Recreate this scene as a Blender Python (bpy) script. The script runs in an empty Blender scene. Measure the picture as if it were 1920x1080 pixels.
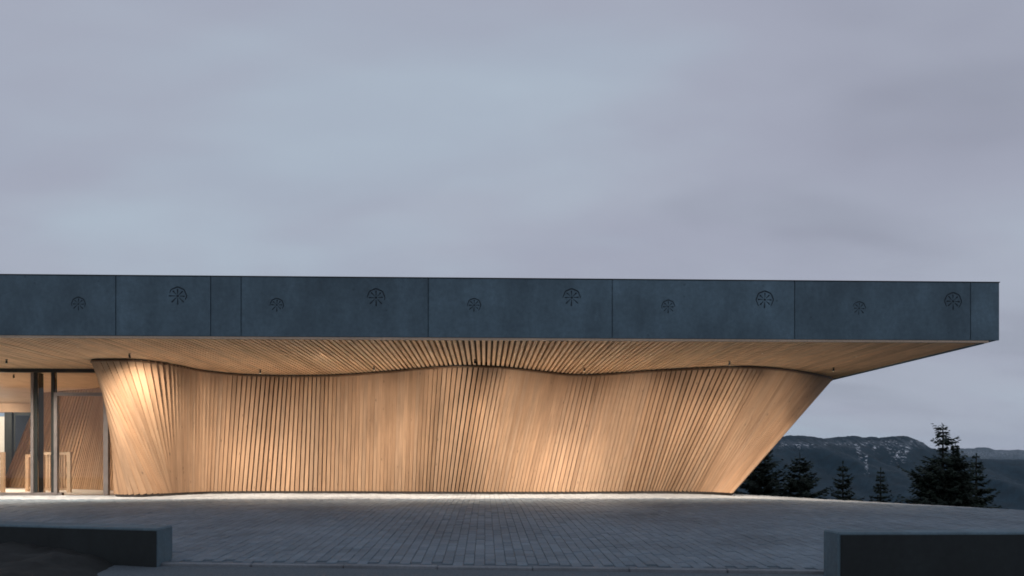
import bpy, bmesh, math, random
from mathutils import Vector, Matrix, noise as mnoise
R = math.radians
random.seed(11)
S = bpy.context.scene
COL = S.collection

# ------------------------------------------------------------------ camera
YAW = math.atan(51 / 1500.0)
EYE = 0.69
cam = bpy.data.cameras.new('camera')
cam.sensor_width = 36.0
cam.lens = 1500.0 / 1920.0 * 36.0
cam.shift_y = 330.0 / 1920.0
cam.clip_start = 0.1
cam.clip_end = 30000.0
camo = bpy.data.objects.new('camera', cam)
COL.objects.link(camo)
camo.location = (0, 0, EYE)
camo.rotation_euler = (R(90), 0, -YAW)
S.camera = camo

# ------------------------------------------------------------------ world: overcast dusk
W = bpy.data.worlds.new('World')
S.world = W
W.use_nodes = True
wt = W.node_tree
for n in list(wt.nodes):
    wt.nodes.remove(n)


def wn(t, **k):
    n = wt.nodes.new(t)
    for a, b in k.items():
        setattr(n, a, b)
    return n


wo = wn('ShaderNodeOutputWorld')
bg = wn('ShaderNodeBackground')
bg.inputs['Strength'].default_value = 1.0
wt.links.new(bg.outputs[0], wo.inputs[0])
sky = wn('ShaderNodeTexSky', sky_type='NISHITA', sun_disc=False)
sky.sun_elevation = R(3.0)
sky.sun_rotation = R(200)
sky.altitude = 1300
skyk = wn('ShaderNodeVectorMath', operation='SCALE')
skyk.inputs[3].default_value = 0.12
wt.links.new(sky.outputs[0], skyk.inputs[0])
tc = wn('ShaderNodeTexCoord')
sep = wn('ShaderNodeSeparateXYZ')
wt.links.new(tc.outputs['Generated'], sep.inputs[0])
zz = wn('ShaderNodeMath', operation='ADD')
zz.inputs[1].default_value = 0.22
wt.links.new(sep.outputs[2], zz.inputs[0])
zm = wn('ShaderNodeMath', operation='MAXIMUM')
zm.inputs[1].default_value = 0.12
wt.links.new(zz.outputs[0], zm.inputs[0])
dx = wn('ShaderNodeMath', operation='DIVIDE')
dy = wn('ShaderNodeMath', operation='DIVIDE')
wt.links.new(sep.outputs[0], dx.inputs[0]); wt.links.new(zm.outputs[0], dx.inputs[1])
wt.links.new(sep.outputs[1], dy.inputs[0]); wt.links.new(zm.outputs[0], dy.inputs[1])
cmb = wn('ShaderNodeCombineXYZ')
wt.links.new(dx.outputs[0], cmb.inputs[0]); wt.links.new(dy.outputs[0], cmb.inputs[1])


def cloud_noise(loc, rot, scale, sc, det, rough, dist):
    mp = wn('ShaderNodeMapping')
    mp.inputs['Location'].default_value = loc
    mp.inputs['Rotation'].default_value = (0, 0, rot)
    mp.inputs['Scale'].default_value = scale
    wt.links.new(cmb.outputs[0], mp.inputs[0])
    nz = wn('ShaderNodeTexNoise')
    nz.inputs['Scale'].default_value = sc
    nz.inputs['Detail'].default_value = det
    nz.inputs['Roughness'].default_value = rough
    nz.inputs['Distortion'].default_value = dist
    wt.links.new(mp.outputs[0], nz.inputs['Vector'])
    return nz


def ramp(stops, src):
    r = wn('ShaderNodeValToRGB')
    r.color_ramp.interpolation = 'EASE'
    el = r.color_ramp.elements
    while len(el) < len(stops):
        el.new(0.5)
    for e, (p, c) in zip(el, stops):
        e.position = p
        e.color = (c[0], c[1], c[2], 1)
    wt.links.new(src, r.inputs[0])
    return r


n1 = cloud_noise((1.217, 2.033, 0), R(28), (0.55, 1.0, 1), 0.85, 4, 0.5, 0.25)
n2 = cloud_noise((4.2, 7.4, 0), R(-20), (0.6, 1.0, 1), 1.7, 4, 0.5, 0.3)
r1 = ramp([(0.34, (0.315, 0.338, 0.418)), (0.47, (0.388, 0.418, 0.51)), (0.60, (0.418, 0.488, 0.58))], n1.outputs[0])
r2 = ramp([(0.32, (0.95, 0.93, 0.95)), (0.68, (1.05, 1.06, 1.05))], n2.outputs[0])
mul = wn('ShaderNodeMix', data_type='RGBA', blend_type='MULTIPLY')
mul.inputs[0].default_value = 1.0
wt.links.new(r1.outputs[0], mul.inputs[6]); wt.links.new(r2.outputs[0], mul.inputs[7])
mx = wn('ShaderNodeMix', data_type='RGBA')
mx.inputs[0].default_value = 0.97
wt.links.new(skyk.outputs[0], mx.inputs[6]); wt.links.new(mul.outputs[2], mx.inputs[7])
wt.links.new(mx.outputs[2], bg.inputs[0])

# ------------------------------------------------------------------ sun (dusk, behind cloud)
sl = bpy.data.lights.new('sun', 'SUN')
sl.energy = 0.12
sl.angle = R(25)
sl.color = (1.0, 0.93, 0.88)
so = bpy.data.objects.new('sun', sl)
COL.objects.link(so)
so.rotation_euler = (R(62), 0, R(-20))

S.view_settings.view_transform = 'Standard'
S.view_settings.look = 'None'
S.view_settings.exposure = 0.0
S.view_settings.gamma = 1.0
S.view_settings.use_curve_mapping = False
S.render.engine = 'CYCLES'
S.cycles.max_bounces = 8
S.cycles.diffuse_bounces = 4
S.cycles.transparent_max_bounces = 12
S.cycles.volume_bounces = 0
S.cycles.use_denoising = True
S.cycles.filter_width = 1.75
S.cycles.sample_clamp_indirect = 6.0


# ------------------------------------------------------------------ helpers
def link(name, me, parent=None, mat=None):
    o = bpy.data.objects.new(name, me)
    COL.objects.link(o)
    if parent is not None:
        o.parent = parent
    if mat is not None:
        o.data.materials.append(mat)
    return o


def mesh(name, v, f, uv=None, smooth=False):
    me = bpy.data.meshes.new(name)
    me.from_pydata(v, [], f)
    if uv is not None:
        l = me.uv_layers.new(name='UVMap')
        for i, lp in enumerate(me.loops):
            l.data[i].uv = uv[i]
    if smooth:
        for p in me.polygons:
            p.use_smooth = True
    me.update()
    return me


def empty(name, loc=(0, 0, 0)):
    o = bpy.data.objects.new(name, None)
    COL.objects.link(o)
    o.location = loc
    return o


def tag(o, label=None, cat=None, group=None, kind=None):
    if label: o['label'] = label
    if cat: o['category'] = cat
    if group: o['group'] = group
    if kind: o['kind'] = kind
    return o


class MB:
    """collects shapes in world coordinates, builds ONE mesh object"""
    def __init__(s):
        s.v = []; s.f = []

    def box(s, x0, x1, y0, y1, z0, z1):
        b = len(s.v)
        s.v += [(x0, y0, z0), (x1, y0, z0), (x1, y1, z0), (x0, y1, z0), (x0, y0, z1), (x1, y0, z1), (x1, y1, z1), (x0, y1, z1)]
        s.f += [tuple(b + i for i in q) for q in ((3, 2, 1, 0), (4, 5, 6, 7), (0, 1, 5, 4), (1, 2, 6, 5), (2, 3, 7, 6), (3, 0, 4, 7))]
        return s

    def prism(s, pts, z0, z1):
        b = len(s.v); n = len(pts)
        s.v += [(p[0], p[1], z0) for p in pts] + [(p[0], p[1], z1) for p in pts]
        s.f.append(tuple(b + n - 1 - i for i in range(n)))
        s.f.append(tuple(b + n + i for i in range(n)))
        for i in range(n):
            j = (i + 1) % n
            s.f.append((b + i, b + j, b + n + j, b + n + i))
        return s

    def tube(s, p, q, r0, r1=None, n=10):
        r1 = r0 if r1 is None else r1
        p = Vector(p); q = Vector(q)
        d = (q - p).normalized()
        a = d.orthogonal().normalized(); c = d.cross(a)
        b = len(s.v)
        for P, r in ((p, r0), (q, r1)):
            for i in range(n):
                t = 2 * math.pi * i / n
                s.v.append(tuple(P + a * (r * math.cos(t)) + c * (r * math.sin(t))))
        for i in range(n):
            j = (i + 1) % n
            s.f.append((b + i, b + j, b + n + j, b + n + i))
        s.f.append(tuple(b + n - 1 - i for i in range(n)))
        s.f.append(tuple(b + n + i for i in range(n)))
        return s

    def build(s, name, mat, parent=None, bevel=0.0, smooth=False, origin=None):
        v = s.v
        if origin is not None:
            v = [(a - origin[0], b - origin[1], c - origin[2]) for a, b, c in v]
        me = mesh(name, v, s.f, smooth=smooth)
        if bevel:
            bm = bmesh.new(); bm.from_mesh(me)
            bmesh.ops.bevel(bm, geom=list(bm.edges), offset=bevel, segments=1, affect='EDGES', clamp_overlap=True)
            bm.to_mesh(me); bm.free()
        return link(name, me, parent, mat)


# ------------------------------------------------------------------ materials
def newmat(name):
    m = bpy.data.materials.new(name)
    m.use_nodes = True
    t = m.node_tree
    b = t.nodes['Principled BSDF']
    return m, t, b


def node(t, typ, ins=None, **k):
    n = t.nodes.new(typ)
    for a, b in k.items():
        setattr(n, a, b)
    for a, b in (ins or {}).items():
        if hasattr(b, 'is_output') or isinstance(b, bpy.types.NodeSocket):
            t.links.new(b, n.inputs[a])
        else:
            n.inputs[a].default_value = b
    return n


def cramp(t, src, stops):
    r = t.nodes.new('ShaderNodeValToRGB')
    el = r.color_ramp.elements
    while len(el) < len(stops):
        el.new(0.5)
    for e, (p, c) in zip(el, stops):
        e.position = p
        if not hasattr(c, '__len__'):
            c = (c, c, c)
        e.color = (c[0], c[1], c[2], 1)
    t.links.new(src, r.inputs[0])
    return r.outputs[0]


def mulc(t, a, b, fac=1.0):
    m = t.nodes.new('ShaderNodeMix')
    m.data_type = 'RGBA'; m.blend_type = 'MULTIPLY'
    m.inputs[0].default_value = fac
    for i, x in ((6, a), (7, b)):
        if isinstance(x, bpy.types.NodeSocket):
            t.links.new(x, m.inputs[i])
        else:
            m.inputs[i].default_value = (x[0], x[1], x[2], 1)
    return m.outputs[2]


def mixc(t, fac, a, b):
    m = t.nodes.new('ShaderNodeMix')
    m.data_type = 'RGBA'
    if isinstance(fac, bpy.types.NodeSocket):
        t.links.new(fac, m.inputs[0])
    else:
        m.inputs[0].default_value = fac
    for i, x in ((6, a), (7, b)):
        if isinstance(x, bpy.types.NodeSocket):
            t.links.new(x, m.inputs[i])
        else:
            m.inputs[i].default_value = (x[0], x[1], x[2], 1)
    return m.outputs[2]


def bump(t, b, src, strength, dist):
    n = node(t, 'ShaderNodeBump', {'Strength': strength, 'Distance': dist, 'Height': src})
    t.links.new(n.outputs[0], b.inputs['Normal'])


def wood_mat(name, base, var=0.16, uvs=True, knots=True, rough=0.62):
    m, t, b = newmat(name)
    co = node(t, 'ShaderNodeTexCoord')
    src = co.outputs['UV'] if uvs else co.outputs['Object']
    oi = node(t, 'ShaderNodeObjectInfo')
    off = node(t, 'ShaderNodeVectorMath', {0: src}, operation='ADD')
    cx = node(t, 'ShaderNodeCombineXYZ')
    k = node(t, 'ShaderNodeMath', {0: oi.outputs['Random'], 1: 37.0}, operation='MULTIPLY')
    for i in range(3):
        t.links.new(k.outputs[0], cx.inputs[i])
    t.links.new(cx.outputs[0], off.inputs[1])
    mp = node(t, 'ShaderNodeMapping', {0: off.outputs[0], 'Scale': (34.0, 1.3, 1.0) if uvs else (34.0, 1.3, 34.0)})
    g = node(t, 'ShaderNodeTexNoise', {'Vector': mp.outputs[0], 'Scale': 1.0, 'Detail': 5.0, 'Roughness': 0.6, 'Distortion': 0.35})
    col = cramp(t, g.outputs[0], [(0.25, tuple(c * (1 - var * 1.5) for c in base)), (0.5, base), (0.78, tuple(min(1, c * (1 + var)) for c in base))])
    tint = cramp(t, oi.outputs['Random'], [(0.0, (0.80, 0.77, 0.74)), (0.35, (0.98, 0.95, 0.92)), (0.7, (1.0, 1.0, 1.0)), (1.0, (0.90, 0.92, 0.95))])
    col = mulc(t, col, tint)
    mp2 = node(t, 'ShaderNodeMapping', {0: off.outputs[0], 'Scale': (1.2, 1.0, 1.0)})
    lg = node(t, 'ShaderNodeTexNoise', {'Vector': mp2.outputs[0], 'Scale': 1.6, 'Detail': 3.0})
    col = mulc(t, col, cramp(t, lg.outputs[0], [(0.3, (0.86, 0.85, 0.84)), (0.7, (1.06, 1.05, 1.04))]))
    if knots:
        mp3 = node(t, 'ShaderNodeMapping', {0: off.outputs[0], 'Scale': (9.0, 3.4, 9.0)})
        vo = node(t, 'ShaderNodeTexVoronoi', {'Vector': mp3.outputs[0], 'Scale': 1.0, 'Randomness': 1.0})
        rr = node(t, 'ShaderNodeSeparateColor', {0: vo.outputs['Color']})
        th = node(t, 'ShaderNodeMath', {0: rr.outputs[0], 1: 0.68}, operation='GREATER_THAN')
        kd = cramp(t, vo.outputs['Distance'], [(0.06, 1.0), (0.17, 0.0)])
        kk = node(t, 'ShaderNodeMath', {0: th.outputs[0], 1: kd}, operation='MULTIPLY')
        k2 = node(t, 'ShaderNodeMath', {0: kk.outputs[0], 1: 0.75}, operation='MULTIPLY')
        col = mixc(t, k2.outputs[0], col, tuple(c * 0.35 for c in base))
    t.links.new(col, b.inputs['Base Color'])
    b.inputs['Roughness'].default_value = rough
    bump(t, b, g.outputs[0], 0.25, 0.002)
    return m


def concrete_mat(name, base, scale=1.0, stain=True, rough=0.8):
    m, t, b = newmat(name)
    co = node(t, 'ShaderNodeTexCoord').outputs['Object']
    big = node(t, 'ShaderNodeTexNoise', {'Vector': co, 'Scale': 0.9 * scale, 'Detail': 6.0, 'Roughness': 0.62})
    fine = node(t, 'ShaderNodeTexNoise', {'Vector': co, 'Scale': 14.0 * scale, 'Detail': 6.0, 'Roughness': 0.7})
    col = cramp(t, big.outputs[0], [(0.3, tuple(c * 0.78 for c in base)), (0.5, base), (0.72, tuple(c * 1.22 for c in base))])
    col = mulc(t, col, cramp(t, fine.outputs[0], [(0.3, 0.82), (0.7, 1.12)]))
    if stain:
        oi = node(t, 'ShaderNodeObjectInfo')
        col = mulc(t, col, cramp(t, oi.outputs['Random'], [(0.0, 0.90), (1.0, 1.10)]))
        pn = node(t, 'ShaderNodeTexNoise', {'Vector': co, 'Scale': 2.3, 'Detail': 7.0, 'Roughness': 0.75})
        col = mixc(t, cramp(t, pn.outputs[0], [(0.63, 0.0), (0.78, 0.55)]), col, tuple(c * 1.9 for c in base))
        mp = node(t, 'ShaderNodeMapping', {0: co, 'Scale': (2.6, 2.6, 1.1)})
        sn = node(t, 'ShaderNodeTexNoise', {'Vector': mp.outputs[0], 'Scale': 1.0, 'Detail': 5.0, 'Roughness': 0.65})
        col = mulc(t, col, cramp(t, sn.outputs[0], [(0.34, 0.84), (0.54, 1.0), (0.74, 1.3)]))
        vo = node(t, 'ShaderNodeTexVoronoi', {'Vector': co, 'Scale': 5.0})
        rr = node(t, 'ShaderNodeSeparateColor', {0: vo.outputs['Color']})
        th = node(t, 'ShaderNodeMath', {0: rr.outputs[0], 1: 0.72}, operation='GREATER_THAN')
        kd = cramp(t, vo.outputs['Distance'], [(0.05, 0.5), (0.13, 0.0)])
        kk = node(t, 'ShaderNodeMath', {0: th.outputs[0], 1: kd}, operation='MULTIPLY')
        col = mixc(t, kk.outputs[0], col, tuple(c * 0.4 for c in base))
    t.links.new(col, b.inputs['Base Color'])
    b.inputs['Roughness'].default_value = rough
    bump(t, b, fine.outputs[0], 0.35, 0.006)
    return m


def plain(name, base, rough=0.5, metal=0.0, var=0.12, scale=6.0):
    m, t, b = newmat(name)
    co = node(t, 'ShaderNodeTexCoord').outputs['Object']
    n = node(t, 'ShaderNodeTexNoise', {'Vector': co, 'Scale': scale, 'Detail': 5.0, 'Roughness': 0.6})
    col = cramp(t, n.outputs[0], [(0.3, tuple(c * (1 - var) for c in base)), (0.7, tuple(min(1, c * (1 + var)) for c in base))])
    t.links.new(col, b.inputs['Base Color'])
    b.inputs['Roughness'].default_value = rough
    b.inputs['Metallic'].default_value = metal
    return m


def glass_mat(name, tint):
    m = bpy.data.materials.new(name)
    m.use_nodes = True
    t = m.node_tree
    t.nodes.remove(t.nodes['Principled BSDF'])
    out = t.nodes['Material Output']
    tr = node(t, 'ShaderNodeBsdfTransparent', {0: (*tint, 1)})
    gl = node(t, 'ShaderNodeBsdfGlossy', {'Roughness': 0.01})
    fr = node(t, 'ShaderNodeFresnel', {'IOR': 1.45})
    mxs = node(t, 'ShaderNodeMixShader', {0: fr.outputs[0], 1: tr.outputs[0], 2: gl.outputs[0]})
    t.links.new(mxs.outputs[0], out.inputs[0])
    return m


M_BOARD = wood_mat('spruce_boards', (0.455, 0.292, 0.176))
M_SLAT = wood_mat('spruce_slats', (0.89, 0.61, 0.375), knots=False)
M_WOOD = wood_mat('interior_wood', (0.66, 0.46, 0.31), uvs=False, knots=False)
M_TRIM = wood_mat('edge_trim_wood', (0.56, 0.43, 0.32), uvs=False, knots=False)
M_RAIL = wood_mat('brown_rail_wood', (0.20, 0.12, 0.07), uvs=False, knots=False)
M_BACK = plain('dark_backing', (0.03, 0.022, 0.016), 0.9)
M_GAP = plain('gap_shade_and_plinth', (0.035, 0.03, 0.026), 0.6)
M_CONC = concrete_mat('fascia_concrete', (0.096, 0.151, 0.186))
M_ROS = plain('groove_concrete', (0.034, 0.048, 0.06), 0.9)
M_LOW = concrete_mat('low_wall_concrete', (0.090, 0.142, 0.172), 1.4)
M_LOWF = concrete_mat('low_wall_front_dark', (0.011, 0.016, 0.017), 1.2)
M_KERB = concrete_mat('kerb_concrete', (0.17, 0.19, 0.21), 2.0, stain=False)
M_STEEL = plain('window_frame_paint', (0.20, 0.18, 0.17), 0.45, 0.3)
M_DKSTEEL = plain('dark_steel', (0.03, 0.035, 0.033), 0.45, 0.4)
M_BLACK = plain('black_fixture_paint', (0.012, 0.012, 0.012), 0.5)
M_GLASS = glass_mat('glass', (0.95, 0.97, 0.96))
M_WHITE = plain('white_plaster', (0.75, 0.74, 0.70), 0.8, var=0.04)
M_NAVY = plain('navy_dusk_panel', (0.005, 0.013, 0.03), 0.8)
M_FLOOR = plain('pale_floor', (0.58, 0.52, 0.46), 0.45, var=0.08)


def paver_mat(name='paving_stone', gain=(1, 1, 1)):
    m, t, b = newmat(name)
    geo = node(t, 'ShaderNodeNewGeometry')
    oi = node(t, 'ShaderNodeObjectInfo')
    s = node(t, 'ShaderNodeMath', {0: geo.outputs['Random Per Island'], 1: oi.outputs['Random']}, operation='ADD')
    f = node(t, 'ShaderNodeMath', {0: s.outputs[0]}, operation='FRACT')
    col = cramp(t, f.outputs[0], [(0.0, (0.113, 0.155, 0.188)), (0.3, (0.128, 0.173, 0.21)), (0.7, (0.138, 0.186, 0.224)), (1.0, (0.158, 0.211, 0.252))])
    co = geo.outputs['Position']
    n = node(t, 'ShaderNodeTexNoise', {'Vector': co, 'Scale': 0.55, 'Detail': 6.0, 'Roughness': 0.65})
    col = mulc(t, col, cramp(t, n.outputs[0], [(0.28, 0.66), (0.5, .98), (0.72, 1.26)]))
    fn = node(t, 'ShaderNodeTexNoise', {'Vector': co, 'Scale': 60.0, 'Detail': 4.0, 'Roughness': 0.7})
    col = mulc(t, col, cramp(t, fn.outputs[0], [(0.3, 0.82), (0.7, 1.14)]))
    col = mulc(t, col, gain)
    t.links.new(col, b.inputs['Base Color'])
    b.inputs['Roughness'].default_value = 0.72
    bump(t, b, fn.outputs[0], 0.4, 0.003)
    return m


M_PAVE = paver_mat()
M_PAVE_LIT = paver_mat('lamplit_paving_stone', (2.5, 2.0, 1.75))  # same stone made paler and warmer: lamp light put into the colour
M_JOINT = plain('joint_sand', (0.10, 0.127, 0.148), 0.95, scale=30)
M_ASPH = plain('asphalt', (0.075, 0.098, 0.115), 0.85, var=0.35, scale=55)
M_SOIL = plain('dark_soil', (0.008, 0.010, 0.0095), 0.95, var=0.5, scale=18)
M_TERR = plain('dark_meadow', (0.035, 0.045, 0.03), 0.95, var=0.35, scale=0.7)


# ------------------------------------------------------------------ ground
def gz(x, y):
    """height of the paved plaza: level by the building, falling gently forward and to the side"""
    d = 13.5 - y
    z = -0.04 * (0.5 * (d + math.sqrt(d * d + 0.8)))
    e = x - 5.6
    z -= 0.045 * (0.5 * (e + math.sqrt(e * e + 0.3)))
    return z


PLAZA = [(-13.0, 10.75), (-3.05, 7.68), (2.95, 7.07), (14.6, 6.75), (14.5, 10.0), (13.0, 14.0), (10.8, 15.9), (9.4, 16.6), (7.5, 17.45), (6.1, 18.9), (5.2, 19.4), (-7.9, 19.4), (-8.3, 18.0), (-13.0, 18.0)]


def inside(p, poly):
    x, y = p; c = False; n = len(poly)
    for i in range(n):
        x1, y1 = poly[i]; x2, y2 = poly[(i + 1) % n]
        if (y1 > y) != (y2 > y) and x < (x2 - x1) * (y - y1) / (y2 - y1) + x1:
            c = not c
    return c


def pdist(p, poly):
    best = 1e9; P = Vector(p)
    n = len(poly)
    for i in range(n):
        a = Vector(poly[i]); b = Vector(poly[(i + 1) % n])
        ab = b - a
        t = max(0, min(1, (P - a).dot(ab) / ab.dot(ab)))
        best = min(best, (P - a - ab * t).length)
    return best


# bedding sheet under the stones, with a skirt
bm = bmesh.new()
vs = [bm.verts.new((x, y, 0)) for x, y in PLAZA]
fc = bm.faces.new(vs)
if fc.normal.z < 0:
    fc.normal_flip()
bmesh.ops.triangulate(bm, faces=[fc])
for _ in range(5):
    long = [e for e in bm.edges if e.calc_length() > 1.0]
    if not long:
        break
    bmesh.ops.subdivide_edges(bm, edges=long, cuts=1)
    bmesh.ops.triangulate(bm, faces=[f for f in bm.faces if len(f.verts) > 3])
for v in bm.verts:
    v.co.z = gz(v.co.x, v.co.y) - 0.012
bedge = [e for e in bm.edges if e.is_boundary]
ex = bmesh.ops.extrude_edge_only(bm, edges=bedge)
for v in [g for g in ex['geom'] if isinstance(g, bmesh.types.BMVert)]:
    v.co.z -= 0.6
me = bpy.data.meshes.new('plaza'); bm.to_mesh(me); bm.free()
plaza = link('plaza', me, None, M_JOINT)
plaza['kind'] = 'structure'

# stones: long side running away from the road, every second row shifted half a stone
PW, PL, TH = 0.100, 0.200, 0.05
GAP = 0.004


def near_cell(x, y):
    return -2.95 < x < 2.85 and y < 8.4


stone = MB()
hx, hy = (PW - GAP) / 2, (PL - GAP) / 2
c = 0.004
stone.v = [(-hx, -hy, -TH), (hx, -hy, -TH), (hx, hy, -TH), (-hx, hy, -TH), (-hx, -hy, -c), (hx, -hy, -c), (hx, hy, -c), (-hx, hy, -c), (-hx + c, -hy + c, 0), (hx - c, -hy + c, 0), (hx - c, hy - c, 0), (-hx + c, hy - c, 0)]
SF = [(0, 1, 5, 4), (1, 2, 6, 5), (2, 3, 7, 6), (3, 0, 4, 7), (4, 5, 9, 8), (5, 6, 10, 9), (6, 7, 11, 10), (7, 4, 8, 11), (8, 9, 10, 11)]
stone_me = mesh('paving_stone', stone.v, SF)
stone_me.materials.append(M_PAVE)
rv, rf = [], []
av, af = [], []
cells = []
i0, i1 = int(-13.0 / PW), int(14.6 / PW)
for i in range(i0, i1):
    x = (i + 0.5) * PW
    offs = (PL / 2 if i % 2 else 0)
    for j in range(int(6.7 / PL), int(19.4 / PL) + 1):
        y = j * PL + offs
        if not inside((x, y), PLAZA) or not inside((x, y - PL / 2), PLAZA):
            continue
        if x < -8.2 and y > 18.0:
            continue
        cells.append((x, y))
cells.sort(key=lambda p: p[1])
near = [p for p in cells if near_cell(*p)][:300]
nset = set(near)
rng = random.Random(5)
for (x, y) in near:
    o = bpy.data.objects.new('paving_stone', stone_me)
    COL.objects.link(o)
    o.parent = plaza
    o.location = (x, y, gz(x, y) + rng.uniform(-0.003, 0.003))
    sx = (gz(x + .05, y) - gz(x - .05, y)) / .1
    sy = (gz(x, y + .05) - gz(x, y - .05)) / .1
    o.rotation_euler = (math.atan(sy) + rng.uniform(-.008, .008), -math.atan(sx) + rng.uniform(-.012, .012), rng.uniform(-.006, .006))
for (x, y) in cells:
    if (x, y) in nset:
        continue
    if y > 16.0 + .25 * mnoise.noise(Vector((x * .7, 0, 0))):  # uneven front edge of the painted light pool
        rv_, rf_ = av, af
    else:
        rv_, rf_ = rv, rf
    b = len(rv_)
    dz = rng.uniform(-0.003, 0.003); tx = rng.uniform(-.012, .012); ty = rng.uniform(-.008, .008)
    for (a, d, e) in stone.v:
        X, Y = x + a, y + d
        rv_.append((X, Y, gz(X, Y) + dz + tx * a + ty * d + e))
    rf_ += [tuple(b + k for k in q) for q in SF]
rest = link('paving_stones', mesh('paving_stones', rv, rf), plaza, M_PAVE)
rest['kind'] = 'stuff'
rest = link('lamplit_paving_stones', mesh('lamplit_paving_stones', av, af), plaza, M_PAVE_LIT)
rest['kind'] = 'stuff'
rest['label'] = 'paving along the foot of the building with lamp light put into its colour'

# kerb stones and road
kerb = MB()
KA, KB_ = Vector((-3.03, 7.66)), Vector((3.05, 7.05))
kd = (KB_ - KA).normalized(); kn = Vector((kd.y, -kd.x))


def kp(s, o):
    p = KA + kd * s + kn * o
    return (p.x, p.y)


q = [kp(0, 0.03), kp(6.1, 0.03), kp(6.1, 0.06), kp(0, 0.06)]
b = MB()
b.v = [(x, y, gz(x, y) - zz_) for zz_ in (0.3, 0.03) for x, y in q]
b.f = [(3, 2, 1, 0), (4, 5, 6, 7), (0, 1, 5, 4), (1, 2, 6, 5), (2, 3, 7, 6), (3, 0, 4, 7)]
kerbo = b.build('kerb', M_JOINT)
kerbo['kind'] = 'structure'
nk = 7
for k in range(nk):
    s0, s1 = 6.1 * k / nk + 0.004, 6.1 * (k + 1) / nk - 0.004
    q = [kp(s0, 0.005), kp(s1, 0.005), kp(s1, 0.07), kp(s0, 0.07)]
    b = MB()
    dz = rng.uniform(-.003, .004)
    b.v = [(x, y, gz(x, y) - 0.25) for x, y in q] + [(x, y, gz(x, y) + 0.004 + dz) for x, y in q]
    b.f = [(3, 2, 1, 0), (4, 5, 6, 7), (0, 1, 5, 4), (1, 2, 6, 5), (2, 3, 7, 6), (3, 0, 4, 7)]
    b.build('kerb_stone', M_KERB, kerbo, bevel=0.006)

# road sheet, a step below the kerb
rv, rf = [], []
nx, ny = 60, 24
for j in range(ny + 1):
    for i in range(nx + 1):
        x = -30 + 60 * i / nx
        t = j / ny
        yf = 7.585 - 0.1003 * (x - (-3.03)) if -3.05 < x < 3.05 else (7.0 if x >= 3.05 else 7.4 - 0.32 * (x + 3.05))
        y = -14 + (yf - 0.02 + 14) * t
        rv.append((x, y, gz(min(x, 5), max(y, 0)) - 0.022))
for j in range(ny):
    for i in range(nx):
        a = j * (nx + 1) + i
        rf.append((a, a + 1, a + nx + 2, a + nx + 1))
road = link('road', mesh('road', rv, rf), None, M_ASPH)
road['kind'] = 'structure'

# terrain: plateau, steep meadow slope into the valley
PLAT = [(-60, -60), (16, -60), (15.2, 6), (14.6, 10.0), (13.1, 14.1), (10.9, 16.0), (9.4, 16.7), (7.5, 17.55), (6.4, 19.2), (6.6, 36), (-60, 36)]
rv, rf = [], []
NA, NR = 240, 84
rad = [0.0] + [3.0 * (1700 / 3.0) ** (i / (NR - 1)) for i in range(NR)]
for r in rad:
    for a in range(NA):
        t = 2 * math.pi * a / NA
        x, y = r * math.sin(t), 15 + r * math.cos(t)
        if inside((x, y), PLAT):
            z = gz(max(-20, min(x, 13)), max(0, min(y, 20))) - 0.32
        else:
            d = pdist((x, y), PLAT)
            cx_, cy_ = max(-20, min(x, 12)), max(0, min(y, 20))
            z = gz(cx_, cy_) - 0.3 - 0.33 * d + 0.35 * mnoise.noise(Vector((x * .12, y * .12, 3))) * min(1, d / 6)
            if d > 200:
                z = max(z, -260 - 10 * math.exp(-(d - 200) / 400)) + 12 * mnoise.noise(Vector((x * .003, y * .003, 9))) * min(1, (d - 200) / 400)
        rv.append((x, y, z))
for i in range(len(rad) - 1):
    for a in range(NA):
        b2 = (a + 1) % NA
        rf.append((i * NA + a, i * NA + b2, (i + 1) * NA + b2, (i + 1) * NA + a))
terr = link('terrain', mesh('terrain', rv, [f[::-1] for f in rf], smooth=True), None, M_TERR)
terr['kind'] = 'structure'


# ------------------------------------------------------------------ mountains
def lerp_table(tab, s):
    if s <= tab[0][0]:
        return tab[0][1]
    for (a, b_), (c_, d_) in zip(tab, tab[1:]):
        if s <= c_:
            return b_ + (d_ - b_) * (s - a) / (c_ - a)
    return tab[-1][1]


def frac(v, H_=0.9, oct_=6):
    return mnoise.fractal(v, H_, 2.1, oct_)


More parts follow.
